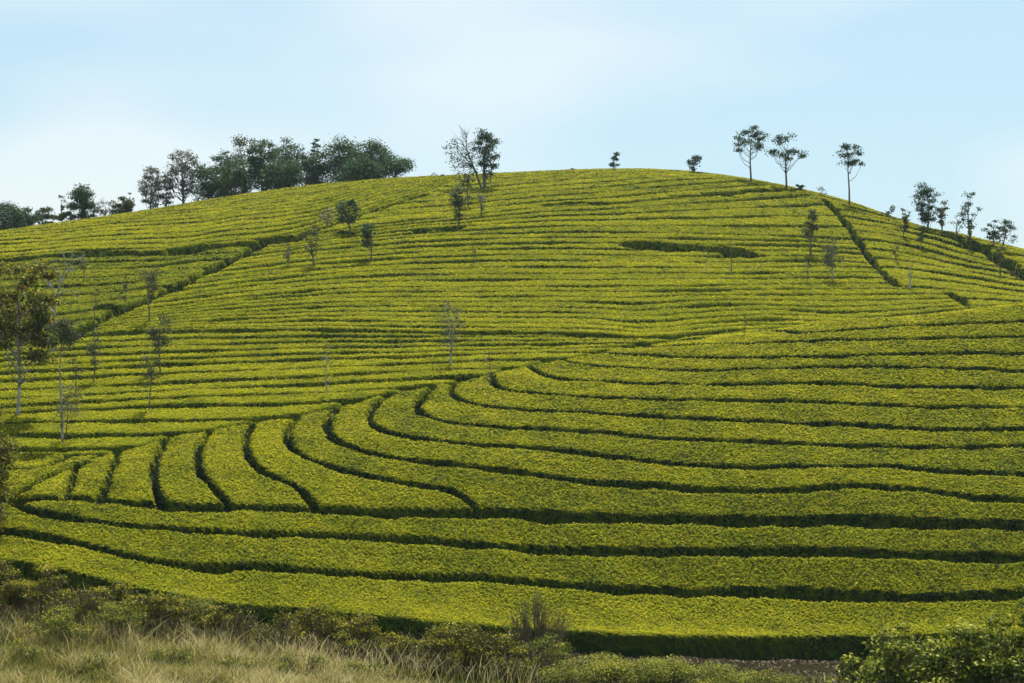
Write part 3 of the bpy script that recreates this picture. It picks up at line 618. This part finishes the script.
lt(94, 382, 328, 21, 'sparse olive shade tree left of the two crossing ones', leaves=12, n=9)
lt(76, 394, 352, 16, 'twiggy little tree between the slim trunk and the sparse olive tree', leaves=6, n=7, twigs=4)
lt(62, 441, 318, 40, 'tall slim tree, grey-green head on a long mottled trunk, right of the golden tree', n=14, leaves=30, cb=.76, bark='pale_bark', tr=.5, spread=.35)
lt(46, 466, 385, 22, 'thin pale-stemmed tree with hazy foliage standing lowest on the left slope', n=9, leaves=10, cb=.35, bark='pale_bark', tr=.5)
lt(66, 440, 372, 30, 'wispy grey undergrowth tree clinging round the long mottled trunk', n=9, leaves=8, cb=.3, tr=.4, mat='pale_leaf')
# big golden-green tree at the left edge, and the bare white tree behind it
tree('shade_tree', 17, 256, 92, 'round', 'large golden-green tree with a mottled pale trunk at the left edge', base=415, n=26, leaves=125, cb=.36, mat='gold_leaf', bark='pale_bark', group=G3, spread=.25, lean=-.0, cx=3, tr=.6, leafsize=.10, twigs=3)
root = empty('bare_tree', (0, 0, 0)); X, Yd = cast(52, 350, 60, 110); root.location = (X, Yd, float(ground(X, Yd)))
tag(root, 'bare tree with white forking branches behind the large golden-green tree', 'tree', G3)
k = Yd/F; r_ = np.random.default_rng(3); P = np.array([[0, 0, 0], [1, 0, 30], [3, 0, 60], [8, 0, 80], [14, 1, 98]], float)*k
paths = [(P, [.09, .075, .06, .045, .02])]
for a, e in [((3, 62), (-6, 92)), ((8, 80), (24, 106)), ((14, 98), (10, 112)), ((14, 96), (26, 92)), ((5, 70), (20, 74)), ((24, 104), (34, 110)), ((-1.5, 77), (-12, 96)), ((8, 80), (4, 104)), ((2, 50), (-12, 70)), ((18, 100), (20, 114)), ((20, 74), (26, 66))]:
    a = np.array([a[0], 0, a[1]])*k; e = np.array([e[0], 0, e[1]])*k; m_ = (a+e)/2+r_.normal(0, .06, 3)
    paths.append((np.array([a, m_, e]), [.035, .024, .01]))
    for j in range(3): e2 = e+r_.normal(0, .22, 3); paths.append((np.array([m_, (m_+e2)/2, e2]), [.014, .01, .005]))
V, Q = tubes(paths, 5); mesh_obj('trunk', V, Q, [M['pale_bark']], root, smooth=True)

# wood behind the left shoulder, tree by tree
G4 = 'trees of the wood behind the left shoulder'
def wt(px, top, w, label, d=148, **k):
    kw = dict(n=26, leaves=80, cb=.12, mat='wood_leaf', spread=.38, tr=1.0); kw.update(k)
    tree('woodland_tree', px, top, w, 'round', label, d=d, group=G4, **kw)
wt(4, 203, 44, 'low dark tree at the far left end of the wood', d=142)
wt(26, 208, 28, 'dark bushy tree second from the left end of the wood', d=144)
wt(46, 208, 26, 'small grey-green tree in the low gap left of the domed tree', d=146, mat='olive_leaf', n=16)
wt(62, 193, 12, 'thin sapling with two tiny tufts rising left of the domed tree', d=144, n=4, leaves=16, cb=.6)
wt(83, 187, 32, 'domed dark tree standing apart at the left part of the wood', d=144, n=24, leaves=80)
wt(66, 212, 16, 'low bush on the skyline beside the domed tree', d=143, n=8, mat='olive_leaf')
wt(106, 195, 26, 'pale sparse tree right of the domed tree', d=144, n=12, leaves=16, mat='pale_leaf')
wt(122, 198, 24, 'low olive bush tree right of the pale sparse tree', d=142, n=14, mat='olive_leaf')
wt(131, 191, 7, 'tiny thin sapling just left of the grey leafy trees', d=142, n=4, leaves=10)
wt(151, 167, 30, 'grey-leaved tree, leftmost of the tall ones in the wood', mat='pale_leaf', n=22, leaves=42, cb=.25)
wt(166, 172, 20, 'grey-leaved narrow tree against the tallest pale one', mat='pale_leaf', n=12, leaves=34, cb=.25)
wt(183, 150, 42, 'airy pale tree whose dark trunk and forks show through, in the wood', mat='pale_leaf', n=26, leaves=40, cb=.30, tr=1.3, spread=.3)
wt(208, 166, 40, 'dark low-crowned tree right of the airy pale tree', n=24, leaves=70)
wt(222, 150, 34, 'dark tree with flat leafy tiers, right of the low-crowned one', n=22, leaves=60, cb=.2, d=150)
wt(245, 133, 34, 'tallest tree of the wood, with a thin pale top', mat='olive_leaf', n=20, leaves=42, d=152)
wt(262, 138, 34, 'dark dense tree against the tallest one', n=28, leaves=80)
wt(236, 160, 36, 'dark undergrowth tree filling in under the tallest one', n=24, leaves=90, d=146, cb=.05)
wt(288, 140, 46, 'umbrella-shaped tree with gaps in its crown, middle of the wood', n=24, leaves=70, cb=.3, d=150)
wt(283, 160, 44, 'dark lower tree under the umbrella-shaped one', n=26, leaves=85, cb=.03, d=145)
wt(316, 139, 12, 'small tuft-topped tree poking above the middle of the wood', n=5, leaves=26, cb=.72, d=153)
wt(314, 150, 36, 'dark green tree under the tuft-topped one', n=26, leaves=85, cb=.05, d=148)
wt(345, 141, 54, 'broad layered dark tree right of the middle of the wood', n=34, leaves=90, cb=.1, d=148)
wt(374, 141, 46, 'broad spreading dark tree near the right end of the wood', n=32, leaves=80, cb=.12, d=147)
wt(393, 156, 38, 'low-armed tree drooping outward at the right end of the wood', n=20, leaves=46, cb=.35, d=145, cx=4, flat=.8)
wt(362, 160, 50, 'dark undergrowth tree beneath the two broad ones', n=26, leaves=95, cb=.02, d=144)
for px, tp in ((434, 172), (442, 171), (572, 166)):
    tree('young_tree', px, tp, 6, 'round', {434: 'tiny pale shoot on the skyline left of the forked tree', 442: 'second tiny shoot on the skyline left of the forked tree, nearer to it', 572: 'tiny twig-like shoot on the skyline at the hilltop'}[px], d=143, n=4, leaves=5, cb=.3, mat='pale_leaf', group=G4 if px < 500 else G1)

# ------------------------------------------------------------------ scrub in front of the lowest row
def shrub(name, px, d, wpx, top, mat, label, n=20, leaves=60, leaf=.05, stems='twig', group=None, seed=None, fine=3, low=.15, cat='shrub', asp=.55):
    r = np.random.default_rng(seed or int(px*13+top)); X = (px-CX)/F*d; zg = float(ground(X, d)); H = max(.4, (CY-top)/F*d-zg); rc = wpx/F*d/2
    root = empty(name, (X, d, zg)); tag(root, label, cat, group)
    paths, P, Nn, T = [], [], [], []
    for i in range(n):
        a = r.uniform(0, 2*pi); q = math.sqrt(r.uniform(0, 1)); hh = H*(low+(1-low)*r.uniform(.45, 1)*math.sqrt(max(0.05, 1-.75*q*q)))
        e = np.array([cos(a)*q*rc, sin(a)*q*rc*.7, hh]); b = np.array([e[0]*.35, e[1]*.35, -.08]); m_ = b*.4+e*.6+r.normal(0, .05, 3)
        paths.append((np.array([b, m_, e]), [.012, .008, .004]))
        for j in range(fine):
            e2 = e+r.normal(0, .13, 3)*[1, 1, .9]+[0, 0, .05]; paths.append((np.array([m_, (m_+e2)/2+r.normal(0, .02, 3), e2]), [.006, .004, .002]))
        if leaves:
            k = int(1.8*leaves*r.uniform(.5, 1.4)); s = rc*.30+.06; g = unit(r.normal(0, 1, (k, 3)))*r.uniform(.1, 1, (k, 1))**.5
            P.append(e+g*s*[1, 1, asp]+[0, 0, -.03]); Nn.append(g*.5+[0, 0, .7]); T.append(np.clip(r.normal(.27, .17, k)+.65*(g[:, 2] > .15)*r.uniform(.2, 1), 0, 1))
    V, Q = tubes(paths, 4); mesh_obj('stems', V, Q, [M[stems]], root, smooth=True)
    if leaves:
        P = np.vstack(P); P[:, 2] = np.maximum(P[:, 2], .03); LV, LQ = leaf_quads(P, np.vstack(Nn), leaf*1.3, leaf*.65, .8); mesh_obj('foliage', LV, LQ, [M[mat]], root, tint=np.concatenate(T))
G5 = 'wild shrubs in front of the lowest tea hedge'
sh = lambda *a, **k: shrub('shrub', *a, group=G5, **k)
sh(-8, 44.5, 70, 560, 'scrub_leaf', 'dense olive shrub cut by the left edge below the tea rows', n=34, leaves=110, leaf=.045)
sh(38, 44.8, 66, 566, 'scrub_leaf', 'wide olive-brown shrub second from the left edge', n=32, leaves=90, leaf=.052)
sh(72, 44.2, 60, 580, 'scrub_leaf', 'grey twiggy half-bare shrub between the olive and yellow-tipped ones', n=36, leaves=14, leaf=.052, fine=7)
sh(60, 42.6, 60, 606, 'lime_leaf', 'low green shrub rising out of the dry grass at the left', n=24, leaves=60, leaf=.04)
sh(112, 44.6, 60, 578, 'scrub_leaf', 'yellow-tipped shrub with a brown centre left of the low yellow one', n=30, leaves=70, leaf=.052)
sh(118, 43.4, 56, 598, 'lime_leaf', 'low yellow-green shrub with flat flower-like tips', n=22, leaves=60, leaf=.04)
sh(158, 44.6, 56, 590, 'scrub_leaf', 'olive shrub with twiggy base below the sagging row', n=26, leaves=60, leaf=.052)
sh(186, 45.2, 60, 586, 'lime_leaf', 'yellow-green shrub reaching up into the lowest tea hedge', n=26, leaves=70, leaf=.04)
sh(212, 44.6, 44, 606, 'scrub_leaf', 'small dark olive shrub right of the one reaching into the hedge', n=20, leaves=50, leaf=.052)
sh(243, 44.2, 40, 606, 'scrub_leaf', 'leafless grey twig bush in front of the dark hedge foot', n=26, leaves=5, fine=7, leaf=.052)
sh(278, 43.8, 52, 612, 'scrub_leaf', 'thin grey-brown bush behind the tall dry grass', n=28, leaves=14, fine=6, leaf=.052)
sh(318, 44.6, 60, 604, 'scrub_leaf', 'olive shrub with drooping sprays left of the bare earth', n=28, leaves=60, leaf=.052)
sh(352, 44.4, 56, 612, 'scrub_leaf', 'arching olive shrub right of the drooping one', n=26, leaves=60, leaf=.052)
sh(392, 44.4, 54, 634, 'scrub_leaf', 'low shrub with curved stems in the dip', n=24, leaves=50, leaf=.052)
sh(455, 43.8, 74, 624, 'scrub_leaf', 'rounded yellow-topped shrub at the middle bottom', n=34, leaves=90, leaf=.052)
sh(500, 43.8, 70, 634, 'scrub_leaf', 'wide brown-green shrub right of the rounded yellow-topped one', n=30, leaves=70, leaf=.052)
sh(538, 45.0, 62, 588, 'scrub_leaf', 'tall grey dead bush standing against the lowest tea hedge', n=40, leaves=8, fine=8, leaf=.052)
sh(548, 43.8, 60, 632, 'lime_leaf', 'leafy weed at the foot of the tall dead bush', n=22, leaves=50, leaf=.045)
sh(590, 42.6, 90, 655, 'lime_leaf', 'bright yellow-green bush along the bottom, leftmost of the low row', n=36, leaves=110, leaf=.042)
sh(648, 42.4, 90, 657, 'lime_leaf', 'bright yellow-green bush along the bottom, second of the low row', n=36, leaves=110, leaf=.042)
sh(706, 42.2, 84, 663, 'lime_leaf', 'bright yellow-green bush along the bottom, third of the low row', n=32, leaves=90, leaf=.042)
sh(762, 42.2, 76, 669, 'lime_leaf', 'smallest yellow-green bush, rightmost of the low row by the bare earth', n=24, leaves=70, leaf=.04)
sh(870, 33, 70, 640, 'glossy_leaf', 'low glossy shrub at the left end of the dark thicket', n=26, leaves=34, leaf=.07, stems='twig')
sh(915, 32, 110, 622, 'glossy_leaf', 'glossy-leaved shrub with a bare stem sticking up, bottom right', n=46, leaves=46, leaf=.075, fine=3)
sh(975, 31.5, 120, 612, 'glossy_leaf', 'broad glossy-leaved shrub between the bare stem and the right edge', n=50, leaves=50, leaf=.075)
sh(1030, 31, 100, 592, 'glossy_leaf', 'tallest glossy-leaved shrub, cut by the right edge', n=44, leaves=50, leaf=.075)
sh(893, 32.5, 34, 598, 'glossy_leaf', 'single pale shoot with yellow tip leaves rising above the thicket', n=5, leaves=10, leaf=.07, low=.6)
# dark bush at the left edge beside the short strips
tree('dark_bush', -14, 388, 58, 'round', 'dark shaggy evergreen cut by the left edge beside the short tea strips', d=50, n=34, leaves=110, cb=.05, mat='scrub_leaf', leafsize=.06, group=None, cat='tree')

for i, (px, d, w, tp, lb) in enumerate([(25, 40.2, 40, 640, 'small green weed clump in the dry grass near the left edge'), (96, 39.4, 36, 652, 'low green weed clump in the dry grass under the twiggy shrub'),
        (168, 40.6, 44, 644, 'leafy weed clump in the dry grass below the sagging tea row'), (238, 39.8, 40, 655, 'yellow-green weed clump at the middle of the dry grass'),
        (300, 40.8, 50, 648, 'weed clump with pale tips where the dry grass thins out'), (365, 41.2, 50, 656, 'last green weed clump at the right end of the dry grass')]):
    shrub('weed_clump', px, d, w, tp, 'lime_leaf', lb, n=14, leaves=26, leaf=.04, group='weed clumps in the dry grass', cat='weed')
# dry grass
def blades(name, n, xy, hmin, hmax, wd, matn, tmu, kind='stuff'):
    X, Y = xy; z = ground(X, Y); h = rng.uniform(hmin, hmax, n)*(1+.32*field(NB, X, Y)+.12*field(NC, X, Y)); h = np.clip(h, .07, .8)
    a = rng.uniform(0, 2*pi, n); lx = rng.normal(.05, .42, n)*h; ly = rng.normal(0, .42, n)*h; s = np.stack([np.cos(a), np.sin(a)], -1)*wd*rng.uniform(.6, 1.5, (n, 1))
    V = np.zeros((n, 6, 3)); B = np.stack([X, Y, z-.03], -1)
    for k, (t, ww) in enumerate(((0, .8), (.55, 1.0), (1, .25))):
        c = B+np.stack([lx*t**1.7, ly*t**1.7, h*t*(1-.12*t)], -1)
        V[:, 2*k, :] = c; V[:, 2*k+1, :] = c; V[:, 2*k, :2] -= s*ww; V[:, 2*k+1, :2] += s*ww
    b = np.arange(n)[:, None]*6; Q = np.concatenate([b+[[0, 1, 3, 2]], b+[[2, 3, 5, 4]]], 0)
    tt = np.clip(rng.normal(tmu, .22, n)+.14*field(NA, X, Y)+.14*field(NB, X, Y), 0, 1)
    o = mesh_obj(name, V.reshape(-1, 3), Q, [M[matn]], tint=np.r_[tt, tt]); return o
n = 150000; Y = rng.uniform(31, 45.6, n); X = rng.uniform(-.36, .10, n)*Y
lim = np.interp(Y, [31, 37, 40, 42, 44, 46], [.06, .02, -.02, -.06, -.12, -.16])*Y+.5*field(NA, X, Y)
kp = (X < lim) & (rng.random(n) < np.interp(Y, [42.5, 45.6], [1, .25])); X, Y = X[kp], Y[kp]
tag(blades('dry_grass', len(X), (X, Y), .12, .38, .008, 'straw', .70), 'tall dry straw-coloured grass covering the bank at the lower left', 'grass', None, 'stuff')
n = 26000; Y = rng.uniform(41, 50.5, n); X = rng.uniform(-.33, .34, n)*Y
kp = (field(NB, X, Y)+.6*field(NA, X, Y) > .35) | (Y < 43); kp &= ~((X > 1.2) & (X < 10) & (Y > 44.8)); X, Y = X[kp], Y[kp]
tag(blades('weeds', len(X), (X, Y), .08, .22, .012, 'straw', .18), 'short weeds and sparse grass on the bare earth below the lowest tea hedge', 'grass', None, 'stuff')

n = 1500; Y = rng.uniform(40.5, 46.5, n); X = rng.uniform(-.31, .02, n)*Y
tag(blades('dead_stalks', n, (X, Y), .45, .95, .007, 'straw', .85), 'thin pale dead stalks standing between the scrub and the dry grass', 'grass', None, 'stuff')
n = 14000; Y = rng.uniform(43.5, 50.5, n); X = rng.uniform(-.1, .32, n)*Y; kp = field(NB, X, Y) > -.5; X, Y = X[kp], Y[kp]; n = len(X)
LV, LQ = leaf_quads(np.stack([X, Y, ground(X, Y)+rng.uniform(0, .05, n)+.03*field(NB, X, Y)], -1), np.tile([[0, 0, 1.]], (n, 1)), .07, .04, .7)
M['litter'] = leaf_mat('leaf_litter', [(0, (.02, .015, .008)), (.6, (.08, .055, .03)), (1, (.2, .15, .09))], trans=.1)
tag(mesh_obj('leaf_litter', LV, LQ, [M['litter']], tint=rng.random(n)), 'fallen brown leaves littering the bare earth below the lowest tea hedge', 'leaf litter', None, 'stuff')
